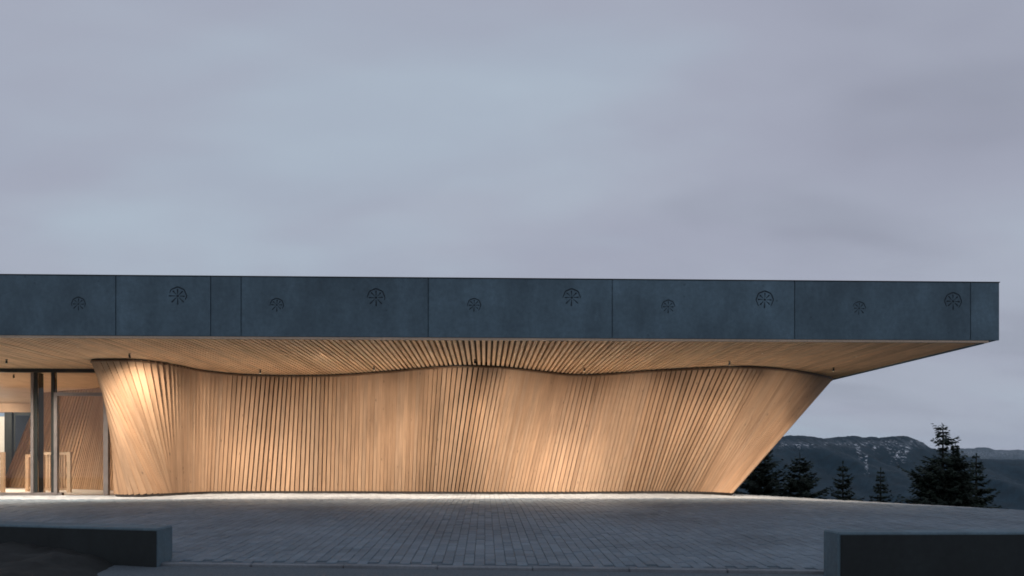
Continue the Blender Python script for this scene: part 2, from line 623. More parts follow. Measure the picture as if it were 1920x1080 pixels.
def mountain_mat(name, forest, rock, snow_on):
    m, t, b = newmat(name)
    geo = node(t, 'ShaderNodeNewGeometry')
    at = node(t, 'ShaderNodeAttribute', attribute_name='mask')
    sp = node(t, 'ShaderNodeSeparateColor', {0: at.outputs['Color']})
    mp = node(t, 'ShaderNodeMapping', {0: geo.outputs['Position'], 'Scale': (0.02, 0.02, 0.02)})
    n = node(t, 'ShaderNodeTexNoise', {'Vector': mp.outputs[0], 'Scale': 1.0, 'Detail': 8.0, 'Roughness': 0.7})
    col = cramp(t, n.outputs[0], [(0.3, tuple(c * 0.6 for c in forest)), (0.7, tuple(c * 1.5 for c in forest))])
    mr = node(t, 'ShaderNodeMapping', {0: geo.outputs['Position'], 'Scale': (0.085, 0.012, 0.018)})
    nr = node(t, 'ShaderNodeTexNoise', {'Vector': mr.outputs[0], 'Scale': 1.0, 'Detail': 7.0, 'Roughness': 0.7})
    rk = node(t, 'ShaderNodeMath', {0: sp.outputs[1], 1: cramp(t, nr.outputs[0], [(0.48, 0.0), (0.56, 1.0)])}, operation='MULTIPLY')
    col = mixc(t, rk.outputs[0], col, rock)
    if snow_on:
        ms = node(t, 'ShaderNodeMapping', {0: geo.outputs['Position'], 'Scale': (0.085, 0.05, 0.055)})
        ns = node(t, 'ShaderNodeTexNoise', {'Vector': ms.outputs[0], 'Scale': 1.0, 'Detail': 6.0, 'Roughness': 0.65})
        s1 = node(t, 'ShaderNodeMath', {0: sp.outputs[0], 1: cramp(t, ns.outputs[0], [(0.545, 0.0), (0.575, 1.0)])}, operation='MULTIPLY')
        col = mixc(t, s1.outputs[0], col, (0.7, 0.73, 0.77))
    t.links.new(col, b.inputs['Base Color'])
    b.inputs['Roughness'].default_value = 0.95
    return m


def ridge(name, table, y0, yr, y1, zlow, cols, rows, seed, mat, rough, smask=None):
    verts, faces, mask = [], [], []
    for s in cols:
        py = lerp_table(table, s)
        top = EYE + yr * (870 - py) / 1500 + 3.4 * frac(Vector((s * 80, seed, 0)), .6, 7) * yr / 3000
        for k in rows:
            if k <= 1:
                y = y0 + (yr - y0) * k
                p = 0.55 * k + 0.45 * k ** 2.2
                z = zlow + (top - zlow) * p
            else:
                y = yr + (y1 - yr) * (k - 1)
                z = top + (zlow - top) * (k - 1)
            x = s * y
            w = max(0.0, min(1, (1 - k) * 6)) if k <= 1 else 0
            w *= min(1, k * 5)
            fold = frac(Vector((x * .0045, y * .0012, seed)), .9, 6)
            z += rough * fold * w
            y += rough * 1.2 * frac(Vector((x * .006, z * .004, seed + 4)), .9, 4) * w
            verts.append((s * y, y, z))
            mask.append(smask(s, z, y) if smask else (0, 0))
    n = len(rows)
    for i in range(len(cols) - 1):
        for j in range(n - 1):
            faces.append((i * n + j, (i + 1) * n + j, (i + 1) * n + j + 1, i * n + j + 1))
    me = mesh(name, verts, faces, smooth=True)
    ca = me.color_attributes.new('mask', 'FLOAT_COLOR', 'POINT')
    for i, (a, b_) in enumerate(mask):
        ca.data[i].color = (a, b_, 0, 1)
    o = link(name, me, None, mat)
    o['kind'] = 'structure'
    return o


def px(x):
    return (x - 909) / 1500.0


SK1 = [(px(x), y) for x, y in ((-900, 840), (-300, 824), (200, 830), (700, 815), (1100, 822), (1300, 819), (1450, 817), (1475, 817), (1500, 815.5), (1530, 817), (1552, 821.5), (1580, 818), (1600, 817), (1640, 818.5), (1660, 819.5), (1690, 817), (1708, 815.5), (1725, 821), (1745, 829), (1757, 837), (1775, 843), (1800, 851), (1860, 860), (1920, 862), (2200, 866), (3000, 872))]
SK2 = [(px(x), y) for x, y in ((-900, 850), (700, 846), (1500, 848), (1700, 845), (1790, 842), (1830, 840), (1870, 838), (1885, 843), (1920, 842.5), (2100, 850), (2400, 845), (3000, 860))]


def snow_mask(s, z, y):
    X = 909 + 1500 * s
    Yp = 870 - 1500 * (z - EYE) / y
    band = math.exp(-((Yp - 834) / 3.2) ** 2) * (1 if 1500 < X < 1700 else 0.6)
    hi = 0.45 * math.exp(-((Yp - 826) / 4) ** 2) * (1 if X > 1640 else 0.3)
    lf = max(0.0, min(1.0, .5 + 2.2 * mnoise.noise(Vector((X * .045, Yp * .09, 2.0)))))
    band *= lf; hi *= lf
    g = 0
    for (gx, gy0, gy1, dx_, w) in ((1616, 831, 862, 10, 4), (1676, 829, 848, 9, 6), (1700, 842, 868, -8, 9), (1716, 835, 862, -10, 7), (1632, 850, 892, 6, 2.5), (1652, 834, 850, 4, 4)):
        if gy0 < Yp < gy1:
            t = (Yp - gy0) / (gy1 - gy0)
            cx_ = gx + dx_ * t + 2.5 * math.sin(Yp * .7)
            g = max(g, math.exp(-((X - cx_) / w) ** 2) * (1 - 0.5 * t))
    rock = math.exp(-((Yp - 831) / 8.5) ** 2) * .9
    return (min(1, 1.1 * max(band, hi, g)), rock)


cols1 = [-1.5 + 0.02 * i for i in range(80)] + [0.1 + 0.00135 * i for i in range(520)] + [0.81 + 0.02 * i for i in range(40)]
rows1 = [i / 66 for i in range(66)] + [1.0, 1.3, 2.0]
M_MT1 = mountain_mat('forested_mountain', (0.008, 0.030, 0.046), (0.085, 0.11, 0.135), True)
M_MT2 = mountain_mat('far_mountain', (0.03, 0.045, 0.05), (0.10, 0.11, 0.12), True)
ridge('mountain_ridge', SK1, 1250, 3000, 4300, -255, cols1, rows1, 3.0, M_MT1, 42, snow_mask)


def snow2(s, z, y):
    Yp = 870 - 1500 * (z - EYE) / y
    return (0.8 * math.exp(-((Yp - 850) / 7) ** 2), 0.8)


cols2 = [-1.5 + 0.03 * i for i in range(66)] + [0.48 + 0.003 * i for i in range(120)] + [0.84 + 0.03 * i for i in range(26)]
rows2 = [i / 30 for i in range(30)] + [1.0, 1.4, 2.0]
ridge('far_mountain_ridge', SK2, 9000, 14500, 18500, -250, cols2, rows2, 8.0, M_MT2, 90, snow2)


# ------------------------------------------------------------------ trees
M_NEEDLE = plain('spruce_needles', (0.017, 0.031, 0.021), 0.85, var=0.6, scale=3.0)
M_BARK = plain('bark', (0.035, 0.028, 0.022), 0.95, var=0.3, scale=12)


def spruce(x, y, ztop, zbase, width, seed, label, ragged=0.25, power=0.85, whorls=None, tops=()):
    rg = random.Random(seed)
    h = ztop - zbase
    root = empty('spruce_tree', (x, y, zbase))
    tag(root, label, 'tree', 'spruces on the slope beyond the terrace')
    tr = MB()
    tr.tube((0, 0, -0.4), (0, 0, h * .5), .022 * h, .013 * h, 9)
    tr.tube((0, 0, h * .5), (0, 0, h * .985), .013 * h, .003 * h, 8)
    tr.build('trunk', M_BARK, root)
    v, f = [], []

    def sprig(p, d, l, w):
        side = d.cross(Vector((0, 0, 1)))
        if side.length < 1e-3:
            side = Vector((1, 0, 0))
        side.normalize()
        up = side.cross(d).normalized()
        roll = rg.uniform(-1.1, 1.1)
        sd = side * math.cos(roll) + up * math.sin(roll)
        b = len(v)
        v.extend([tuple(p), tuple(p + d * (l * .5) + sd * w), tuple(p + d * l), tuple(p + d * (l * .5) - sd * w)])
        f.append((b, b + 1, b + 2, b + 3))

    def cone(cx, cy, z0, z1, wid):
        hh = z1 - z0
        n = whorls or int(hh / 0.17)
        for i in range(n):
            t = (i + rg.random() * .6) / n
            z = z0 + hh * t
            L0 = wid * (1 - t) ** power + 0.05
            nb = rg.randint(7, 9)
            a0 = rg.random() * 6.28
            lobes = 1 + ragged * mnoise.noise(Vector((z * 1.9, seed, 0))) * 1.6
            for k in range(nb):
                a = a0 + 6.283 * k / nb + rg.uniform(-.3, .3)
                L = L0 * lobes * rg.uniform(1 - ragged * 1.3, 1 + ragged)
                if rg.random() < ragged * .25:
                    L *= 0.5
                L = max(.05, L)
                droop = rg.uniform(-.05, .35) - .35 * t
                dr = Vector((math.cos(a), math.sin(a), 0))
                nseg = max(4, int(L / .05))
                for s_ in range(nseg):
                    u = (s_ + rg.random()) / nseg
                    lift = -droop * L * u + .22 * L * u * u
                    p = Vector((cx, cy, z)) + dr * (L * u) + Vector((0, 0, lift))
                    for sg in (-1, 1):
                        d = (dr * rg.uniform(.5, 1.0) + Vector((-dr.y, dr.x, 0)) * (sg * rg.uniform(.35, 1.0)) + Vector((0, 0, rg.uniform(-.55, .15)))).normalized()
                        ln = (.10 + .16 * (1 - u)) * rg.uniform(.7, 1.3) * min(1.2, .5 + L)
                        sprig(p, d, ln * 1.1, ln * .22)
                sprig(Vector((cx, cy, z)) + dr * (L * .93) + Vector((0, 0, -droop * L + .22 * L)), (dr + Vector((0, 0, .15))).normalized(), .14 * min(1, .3 + L), .02)
        for _ in range(6):
            sprig(Vector((cx, cy, z1 - .12 * rg.random())), Vector((rg.uniform(-.25, .25), rg.uniform(-.25, .25), 1)).normalized(), .16, .018)

    cone(0, 0, h * .1, h, width)
    for (ox, oy, zt, zb, w) in tops:
        cone(ox, oy, zb - zbase, zt - zbase, w)
    crown = link('crown', mesh('crown', v, f), root, M_NEEDLE)
    return root


def tree_px(xp, ytop, Y, width, **k):
    x = px(xp) * Y
    zt = EYE + (870 - ytop) / 1500 * Y
    d = pdist((x, Y), PLAT)
    zb = gz(12, 15) - 0.3 - 0.33 * d - 0.2
    return spruce(x, Y, zt, zb, width, **k)


tree_px(1432, 832, 33, 1.95, seed=1, label='broad dark spruce half hidden behind the leaning end of the timber wall')
tree_px(1507, 853, 31, 1.75, seed=2, label='dark spruce standing just clear of the timber wall, second of the row')
tree_px(1590, 869, 32, 1.25, seed=3, label='slim short spruce in front of the snow streaked slope, third of the row', power=.9)
tree_px(1663, 881, 33, 1.05, seed=4, label='smallest and slimmest spruce, alone between two larger ones', power=.95)
tree_px(1784, 797, 30, 1.2, seed=15, label='tallest spruce with ragged bare top rising above the ridge line', ragged=.75, power=.6, whorls=40,
        tops=((-.5, .2, 0.6, -2.4, .8), (.42, -.1, 1.4, -1.0, .55)))
tree_px(1849, 853, 30.5, 1.6, seed=6, label='pointed spruce growing close beside the tallest ragged one')



def shrub(xp, ytop, Y, w, seed, label):
    rg = random.Random(seed)
    x = px(xp) * Y
    zt = EYE + (870 - ytop) / 1500 * Y
    zb = gz(12, 15) - 0.3 - 0.33 * pdist((x, Y), PLAT) - .1
    root = empty('shrub', (x, Y, zb))
    tag(root, label, 'shrub', 'low shrubs below the terrace edge')
    h = zt - zb
    st = MB()
    for k in range(5):
        a = 6.28 * k / 5 + rg.random()
        st.tube((0, 0, -.1), (math.cos(a) * w * .4, math.sin(a) * w * .4, h * .7), .03, .008, 6)
    st.build('stem', M_BARK, root)
    v, f = [], []
    for k in range(2600):
        a = rg.random() * 6.283; u = rg.random() ** .5
        hh = h * (.15 + .85 * (1 - u * u) ** .5 * (.75 + .35 * mnoise.noise(Vector((math.cos(a) * 1.5, math.sin(a) * 1.5, seed)))))
        c_ = Vector((math.cos(a) * u * w, math.sin(a) * u * w, hh * rg.uniform(.35, 1.0)))
        d = Vector((rg.gauss(0, 1), rg.gauss(0, 1), rg.gauss(.4, 1))).normalized()
        sd = d.orthogonal().normalized()
        l = rg.uniform(.06, .13)
        b = len(v)
        v += [tuple(c_), tuple(c_ + d * l * .5 + sd * l * .25), tuple(c_ + d * l), tuple(c_ + d * l * .5 - sd * l * .25)]
        f.append((b, b + 1, b + 2, b + 3))
    link('foliage', mesh('foliage', v, f), root, M_NEEDLE)


shrub(1885, 941, 24.0, .55, 31, 'low dark shrub at the foot of the pointed spruce beside the tallest one')
shrub(1912, 946, 22.0, .5, 32, 'low dark shrub at the very edge of the photo below the far ridge')
shrub(1540, 931, 25.0, .45, 33, 'low dark shrub peeping over the lit terrace edge near the wall end')

# ------------------------------------------------------------------ the building
HS = 2.795          # underside of the soffit slats
YF = 13.5           # front plane of the fascia
XR = 8.865          # right end of the roof
bld = empty('visitor_centre', (0, 18, 0))
tag(bld, 'long low building with curved timber wall under a deep concrete roof edge', 'building')


def P(o):
    """keep world coordinates while parented to the building"""
    o.parent = bld
    o.matrix_parent_inverse = Matrix.Translation((0, -18, 0))
    return o


XL = -13.2
P(MB().box(XL - 9, XR - .42, YF + .42, 33, 2.95, 3.74).build('roof_slab', M_CONC))
# fascia panels with recessed joints
JX = [XL - 9, -9.60, -6.125, -4.568, -4.066, -0.951, 2.16, 5.293, 8.362, XR]
ROS = [(-8.35, 3.49, .15), (-6.734, 3.343, .115), (-5.111, 3.487, .15), (-3.475, 3.347, .115), (-1.825, 3.483, .15), (-0.18, 3.369, .115), (1.471, 3.507, .15), (3.117, 3.364, .115), (4.776, 3.494, .15), (6.413, 3.359, .115), (8.053, 3.489, .15)]
ZF0, ZF1 = 2.822, 3.815


def rosette(cx, cz, r, y0, y1, inset=0.0, seed=0):
    """hand-cut sun wheel: part of a rim, hub and eight rays; no two quite alike"""
    rg = random.Random(seed)
    m = MB()
    v, f = m.v, m.f

    def poly(pts):
        b = len(v); k = len(pts)
        v.extend([(cx + p[0], y0, cz + p[1]) for p in pts] + [(cx + p[0], y1, cz + p[1]) for p in pts])
        f.append(tuple(b + i for i in range(k)))
        f.append(tuple(b + k + k - 1 - i for i in range(k)))
        for i in range(k):
            j = (i + 1) % k
            f.append((b + j, b + i, b + k + i, b + k + j))

    mid = math.pi / 2 + rg.uniform(-.5, .3)
    half = rg.uniform(1.5, 2.5)
    n = 26
    outer, inner_ = [], []
    for i in range(n + 1):
        t = mid - half + 2 * half * i / n
        k = 1 + .03 * math.cos(8 * t)
        tap = .03 + .05 * max(0.0, math.sin(math.pi * i / n)) ** .5
        outer.append((r * (k + tap - .04) * math.cos(t), r * (k + tap - .04) * math.sin(t)))
        inner_.append((r * (k - tap - .04) * math.cos(t), r * (k - tap - .04) * math.sin(t)))
    sgn = [(o[0] * (1 - inset / r), o[1] * (1 - inset / r)) for o in outer]
    sgi = [(o[0] * (1 + inset / r), o[1] * (1 + inset / r)) for o in inner_]
    b = len(v)
    N = n + 1
    for yy in (y0, y1):
        v.extend([(cx + p[0], yy, cz + p[1]) for p in sgn] + [(cx + p[0], yy, cz + p[1]) for p in sgi])
    for i in range(n):
        f.append((b + i, b + i + 1, b + N + i + 1, b + N + i))
        f.append((b + 2 * N + i, b + 3 * N + i, b + 3 * N + i + 1, b + 2 * N + i + 1))
        f.append((b + i, b + 2 * N + i, b + 2 * N + i + 1, b + i + 1))
        f.append((b + N + i, b + N + i + 1, b + 3 * N + i + 1, b + 3 * N + i))
    f.append((b, b + N, b + 3 * N, b + 2 * N))
    f.append((b + n, b + 2 * N + n, b + 3 * N + n, b + N + n))
    poly([((r * .14 - inset) * math.cos(6.2832 * i / 14), (r * .14 - inset) * math.sin(6.2832 * i / 14)) for i in range(14)])
    for kx in range(8):
        t = 2 * math.pi * kx / 8 + rg.uniform(-.06, .06)
        dt = (t - mid + math.pi) % (2 * math.pi) - math.pi
        end = .80 if abs(dt) < half + .25 else .98
        c_, s_ = math.cos(t), math.sin(t)
        w1, w2 = rg.uniform(.04, .06), rg.uniform(.075, .105)
        pr = [(.23, .03), (.50, w1), (end - .12, w2), (end, .045), (end, -.045), (end - .12, -w2), (.50, -w1), (.23, -.03)]
        pts = []
        for a, w in pr:
            a *= r; w = w * r - math.copysign(inset, w)
            pts.append((a * c_ - w * s_, a * s_ + w * c_))
        poly(pts[::-1])
    return m


panels = []
for k in range(len(JX) - 1):
    x0 = JX[k] + (.006 if k else 0)
    x1 = JX[k + 1] - (.006 if k < len(JX) - 2 else 0)
    pm = MB().box(x0, x1, YF, YF + .03, ZF0, ZF1)
    inside_r = [r_ for r_ in ROS if x0 < r_[0] < x1]
    po = pm.build('fascia_panel', M_CONC, None, bevel=0.004)
    for (cx, cz, r_) in inside_r:
        m_ = rosette(cx, cz, r_, YF - .05, YF + .016, 0, int(cx * 100))
        cme = mesh('cut', m_.v, m_.f)
        bm = bmesh.new(); bm.from_mesh(cme)
        bmesh.ops.recalc_face_normals(bm, faces=bm.faces)
        bm.to_mesh(cme); bm.free()
        co_ = bpy.data.objects.new('cut', cme)
        COL.objects.link(co_)
        md = po.modifiers.new('cut', 'BOOLEAN')
        md.operation = 'DIFFERENCE'; md.object = co_; md.solver = 'EXACT'
        dg = bpy.context.evaluated_depsgraph_get()
        nm = bpy.data.meshes.new_from_object(po.evaluated_get(dg))
        po.modifiers.clear()
        po.data = nm
        nm.materials.clear(); nm.materials.append(M_CONC)
        bpy.data.objects.remove(co_)
    P(po)
    for (cx, cz, r_) in inside_r:
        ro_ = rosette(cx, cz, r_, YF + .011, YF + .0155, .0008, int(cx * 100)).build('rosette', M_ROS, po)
        ro_['label'] = 'round eight rayed rosette sunk into the concrete'
core = MB().box(JX[0], XR - .01, YF + .031, YF + .418, ZF0 + .004, ZF1 - .01)
P(core.build('fascia_core', M_CONC))
# right-hand edge beam
P(MB().box(XR - .17, XR, YF + .42, 33, ZF0 + .002, ZF1 - .002).build('edge_beam', M_CONC))
# thin metal coping
P(MB().box(JX[0], XR + .012, YF - .006, YF + .42, ZF1 + .003, ZF1 + .016).build('coping', M_LOWF))
# timber strip behind the lower fascia edge
P(MB().box(XL, XR - .18, YF + .012, YF + .075, HS - .012, ZF0 - .002).build('edge_strip', M_TRIM))

# soffit: dark board, slats under it
soff = MB().prism([(XL, YF + .08), (XR - .175, YF + .08), (XR - .175, 24), (-8.0, 24), (-8.0, 18.02), (XL, 18.02)], HS + .075, HS + .09)
soffo = P(soff.build('soffit', plain('soffit_board', (0.10, 0.068, 0.042), 0.9)))
SW = 0.058


def plank_mesh(name, w, l, th, vo):
    """box along +Y with uv in metres"""
    x = w / 2
    v = [(-x, 0, 0), (x, 0, 0), (x, l, 0), (-x, l, 0), (-x, 0, th), (x, 0, th), (x, l, th), (-x, l, th)]
    f = [(0, 3, 2, 1), (4, 5, 6, 7), (0, 1, 5, 4), (2, 3, 7, 6), (1, 2, 6, 5), (3, 0, 4, 7)]
    uv = []
    for q in f:
        for i in q:
            p = v[i]
            uv.append((p[0] + p[2] + vo, p[1] + vo * 3))
    return mesh(name, v, f, uv)


sl_long = plank_mesh('slat', SW, 23.9 - YF - .08, .072, 0)
sl_short = plank_mesh('slat', SW, 17.98 - YF - .08, .072, 3)
for me_ in (sl_long, sl_short):
    me_.materials.append(M_SLAT)
x = XL + .08
k = 0
while x < XR - .22:
    o = link('slat', sl_long if x > -7.95 else sl_short, soffo)
    o.location = (x, YF + .08, HS + rng.uniform(-.0015, .0015))
    x += .1
    k += 1
# border board beside the edge beam
# ------------------------------------------------------------------ twisted timber wall
KEYS = [(-8.10, 18.60, -8.28, 18.60), (-8.04, 18.05, -8.14, 18.05), (-8.00, 17.60, -8.02, 17.62), (-7.97, 17.15, -7.82, 17.25), (-7.96, 16.75, -7.55, 16.93), (-7.94, 16.45, -7.25, 16.95), (-7.85, 16.30, -7.02, 17.22),
        (-7.71, 16.24, -6.93, 17.46), (-7.48, 16.21, -6.89, 17.57), (-7.21, 16.20, -6.87, 17.66), (-6.98, 16.27, -6.85, 17.72), (-6.79, 16.43, -6.83, 17.79), (-6.67, 16.66, -6.81, 17.84), (-6.55, 16.94, -6.79, 17.90), (-6.45, 17.40, -6.71, 18.18), (-6.36, 17.87, -6.59, 18.46), (-6.14, 18.31, -6.39, 18.78), (-5.79, 18.73, -6.02, 18.92), (-5.27, 18.98, -5.53, 19.00), (-4.59, 19.10, -4.73, 18.99), (-3.83, 18.98, -3.90, 18.96), (-3.21, 18.75, -3.31, 18.88), (-2.54, 18.36, -2.68, 18.79), (-1.89, 17.87, -2.07, 18.68), (-1.23, 17.34, -1.46, 18.56), (-0.61, 17.00, -0.97, 18.47), (-0.02, 16.98, -0.53, 18.40), (0.59, 17.33, 0.07, 18.36), (1.21, 17.92, 0.65, 18.32), (1.87, 18.50, 1.24, 18.33), (2.32, 18.65, 1.67, 18.36), (2.76, 18.48, 2.10, 18.39), (3.41, 17.97, 2.83, 18.49), (3.91, 17.62, 3.35, 18.58), (4.34, 17.39, 3.80, 18.64), (4.75, 17.21, 4.05, 18.65), (5.10, 17.06, 4.25, 18.61), (5.46, 16.98, 4.50, 18.49), (5.86, 17.01, 4.82, 18.35), (6.57, 17.37, 5.13, 18.13), (7.43, 18.09, 5.32, 17.85), (7.91, 18.56, 5.40, 17.65), (8.31, 18.98, 5.46, 17.52),
        (8.52, 19.40, 5.56, 17.75), (8.60, 20.0, 5.64, 18.3), (8.62, 21.0, 5.72, 19.4), (8.62, 22.5, 5.8, 21.0), (8.62, 23.8, 5.85, 22.6)]


def catmull(p0, p1, p2, p3, t):
    return tuple(0.5 * (2 * b_ + (c_ - a_) * t + (2 * a_ - 5 * b_ + 4 * c_ - d_) * t * t + (3 * b_ - a_ - 3 * c_ + d_) * t ** 3) for a_, b_, c_, d_ in zip(p0, p1, p2, p3))


dense = []
for i in range(len(KEYS) - 1):
    p0, p1, p2, p3 = KEYS[max(0, i - 1)], KEYS[i], KEYS[i + 1], KEYS[min(len(KEYS) - 1, i + 2)]
    for s_ in range(12):
        dense.append(catmull(p0, p1, p2, p3, s_ / 12))
dense.append(KEYS[-1])
# light smoothing so the curves stay fair
for _ in range(40):
    dense = [dense[0]] + [tuple(.25 * a_ + .5 * b_ + .25 * c_ for a_, b_, c_ in zip(dense[i - 1], dense[i], dense[i + 1])) for i in range(1, len(dense) - 1)] + [dense[-1]]
acc = [0.0]
for a_, b_ in zip(dense, dense[1:]):
    lt = math.hypot(b_[0] - a_[0], b_[1] - a_[1]); lb = math.hypot(b_[2] - a_[2], b_[3] - a_[3])
    acc.append(acc[-1] + .62 * lt + .38 * lb)
TOT = acc[-1]


def wall_at(s):
    s = max(0, min(TOT - 1e-6, s))
    lo, hi = 0, len(acc) - 1
    while hi - lo > 1:
        m_ = (lo + hi) // 2
        if acc[m_] <= s: lo = m_
        else: hi = m_
    t = (s - acc[lo]) / (acc[hi] - acc[lo])
    return tuple(a_ + (b_ - a_) * t for a_, b_ in zip(dense[lo], dense[hi]))


ZB, ZT = 0.055, HS - .03


def wall_frame(s, ds):
    a_, b_, c_ = wall_at(s - ds), wall_at(s), wall_at(s + ds)
    T = Vector((b_[0], b_[1], ZT)); B = Vector((b_[2], b_[3], ZB))
    tT = Vector((c_[0] - a_[0], c_[1] - a_[1], 0)) / 2
    tB = Vector((c_[2] - a_[2], c_[3] - a_[3], 0)) / 2
    return T, B, tT, tB


NB = int(TOT / .104)
step = TOT / NB
# dark backing sheet
bv, bf = [], []
for i in range(NB * 2 + 1):
    T, B, tT, tB = wall_frame(i * step / 2, step / 2)
    for p, tg, zt in ((B, tB, 0.0), (T, tT, HS + .07)):
        d = tg.normalized()
        nrm = Vector((-d.y, d.x, 0))       # points into the building
        q = p + nrm * .085
        bv.append((q.x, q.y, zt))
for i in range(NB * 2):
    bf.append((2 * i, 2 * i + 2, 2 * i + 3, 2 * i + 1))
wallo = P(link('timber_wall', mesh('timber_wall', bv, bf), None, M_BACK))
XA = Vector((1, 0, 0))
for i in range(NB):
    s = (i + .5) * step
    T, B, tT, tB = wall_frame(s, step / 2)
    d = (T - B).normalized()
    vv = []
    jit = rng.uniform(-.004, .004)
    fan = -7.92 < T.x < -6.42 and B.x > -7.1
    th = .085 if fan else .05
    zone = 0.0
    for (c0, c1) in ((-5.9, -3.2), (-1.5, .75), (3.6, 6.4)):
        zone = max(zone, min(1, max(0, min(T.x - c0, c1 - T.x) / .5)))
    cover = .845 - .11 * zone + rng.uniform(-.03, .03)
    for p, tg in ((B, tB), (T, tT)):
        pitch = tg.length * 2
        dirn = tg.normalized()
        wgt = .68 * abs(dirn.x) ** .5 if dirn.x > 0 else 0
        if fan:
            wgt = .62 if dirn.x > -.2 else 0
        wd = dirn.lerp(XA, wgt).normalized()
        wd = (wd - d * wd.dot(d)).normalized()
        nrm = d.cross(wd).normalized()
        if nrm.y < 0 and abs(nrm.y) > abs(nrm.x): nrm = -nrm
        elif nrm.dot(Vector((-dirn.y, dirn.x, 0))) < 0: nrm = -nrm
        w = max(.02, min(pitch * cover, .128)) / 2
        p = p + nrm * jit
        vv += [p - wd * w, p + wd * w, p + wd * w + nrm * th, p - wd * w + nrm * th]
    f = [(0, 1, 5, 4), (1, 2, 6, 5), (2, 3, 7, 6), (3, 0, 4, 7), (4, 5, 6, 7), (3, 2, 1, 0)]
    L = (T - B).length
    uo = i * 1.37
    wloc = [0, .09, .13, .22]
    uv = []
    for fi, q in enumerate(f):
        for vi in q:
            k4 = vi % 4
            u_ = wloc[k4]
            if fi == 3 and k4 == 0: u_ = .31
            uv.append((u_ + uo, (L if vi >= 4 else 0) + uo * .7))
    o = link('board', mesh('board', [tuple(p_) for p_ in vv], f, uv), wallo, M_BOARD)


def ribbon(name, mat, which, off0, off1, z0, z1, s0=0.0, s1=None):
    v, f = [], []
    n = 260
    s1 = TOT if s1 is None else s1
    for i in range(n + 1):
        T, B, tT, tB = wall_frame(s0 + (s1 - s0) * i / n, step / 2)
        p, tg = (T, tT) if which == 'T' else (B, tB)
        dd = tg.normalized(); nr = Vector((-dd.y, dd.x, 0))
        a_ = p + nr * off0; b_ = p + nr * off1
        v += [(a_.x, a_.y, z0), (a_.x, a_.y, z1), (b_.x, b_.y, z1), (b_.x, b_.y, z0)]
    for i in range(n):
        for k in range(4):
            l = (k + 1) % 4
            f.append((4 * i + k, 4 * i + l, 4 * i + 4 + l, 4 * i + 4 + k))
    return P(link(name, mesh(name, v, f), None, mat))


ribbon('top_rail', M_RAIL, 'T', -.03, -.006, ZT - .03, ZT - .002)
ribbon('gap_shade_strip', M_GAP, 'T', -.012, .03, ZT + .002, ZT + .024)  # dark strip painted in for the shade between wall top and slats
ribbon('plinth', M_GAP, 'B', .012, .06, -.02, ZB - .004)

# ------------------------------------------------------------------ glazed front with door
YG = 18.0
zg = HS - .01
gf = P(MB().box(-13.2, -8.06, YG - .05, YG + .05, zg - .075, zg).build('window_head', M_DKSTEEL))
P(MB().box(-13.2, -9.32, YG - .05, YG + .06, .0, .06).build('window_sill', M_STEEL))


def sx(xp, Y=YG):
    return px(xp) * Y


for (a_, b_, y0_, y1_, mt, nm) in ((77, 82, -.06, .03, M_STEEL, 'mullion'), (82, 88, -.03, .22, M_DKSTEEL, 'column'), (-45, -37, -.06, .06, M_STEEL, 'mullion')):
    P(MB().box(sx(a_), sx(b_), YG + y0_, YG + y1_, .061, zg - .076).build(nm, mt))
P(MB().box(sx(113), sx(119), YG - .04, YG + .07, .061, zg - .076).build('mullion', M_DKSTEEL))
panes = [(-13.2, sx(-45)), (sx(-37), sx(77)), (sx(88), sx(113))]
for a_, b_ in panes:
    P(MB().box(a_ + .002, b_ - .002, YG - .012, YG + .012, .063, zg - .078).build('window_pane', M_GLASS))
# door frame
dz = EYE + (870 - 745) / 1500 * YG
door = P(MB().box(sx(119) + .002, sx(125), YG - .07, YG + .03, .012, dz).build('door', M_STEEL))
MB().box(sx(119) + .003, sx(216), YG - .072, YG + .032, dz + .002, dz + .075).build('door_head', M_STEEL, door)
MB().box(sx(208.5), sx(217), YG - .071, YG + .031, .012, dz).build('door_jamb', M_STEEL, door)
MB().box(sx(125) + .002, sx(208.5) - .002, YG - .03, YG - .008, .03, dz - .004).build('door_pane', M_GLASS, door)
P(MB().box(sx(119) + .002, sx(214), YG - .012, YG + .012, dz + .078, zg - .078).build('transom_pane', M_GLASS))

# ------------------------------------------------------------------ interior
P(MB().prism([(-22, 18.07), (-8.3, 18.07), (-8.3, 31), (-22, 31)], -.05, .004).build('interior_floor', M_FLOOR))
P(MB().prism([(-22, 18.07), (-8.07, 18.07), (-8.07, 31), (-22, 31)], HS - .03, HS + .06).build('interior_ceiling', M_WOOD))
P(MB().box(-22.2, -22.0, 18.0, 31, 0, HS).build('side_wall', M_WHITE))
P(MB().box(-22, -13.22, YG - .1, YG + .1, 0, HS).build('front_wall', M_CONC))
# leaning inner timber wall
iw = [(-8.16, 18.2), (-8.6, 19.7), (-9.5, 20.9), (-11.3, 22.2), (-14.1, 23.8)]
it = [(-8.16, 18.2), (-8.5, 19.7), (-9.2, 20.9), (-10.6, 22.2), (-13.0, 23.8)]


def pl(tab, t):
    t *= len(tab) - 1
    i = min(int(t), len(tab) - 2)
    f_ = t - i
    return tuple(a_ + (b_ - a_) * f_ for a_, b_ in zip(tab[i], tab[i + 1]))


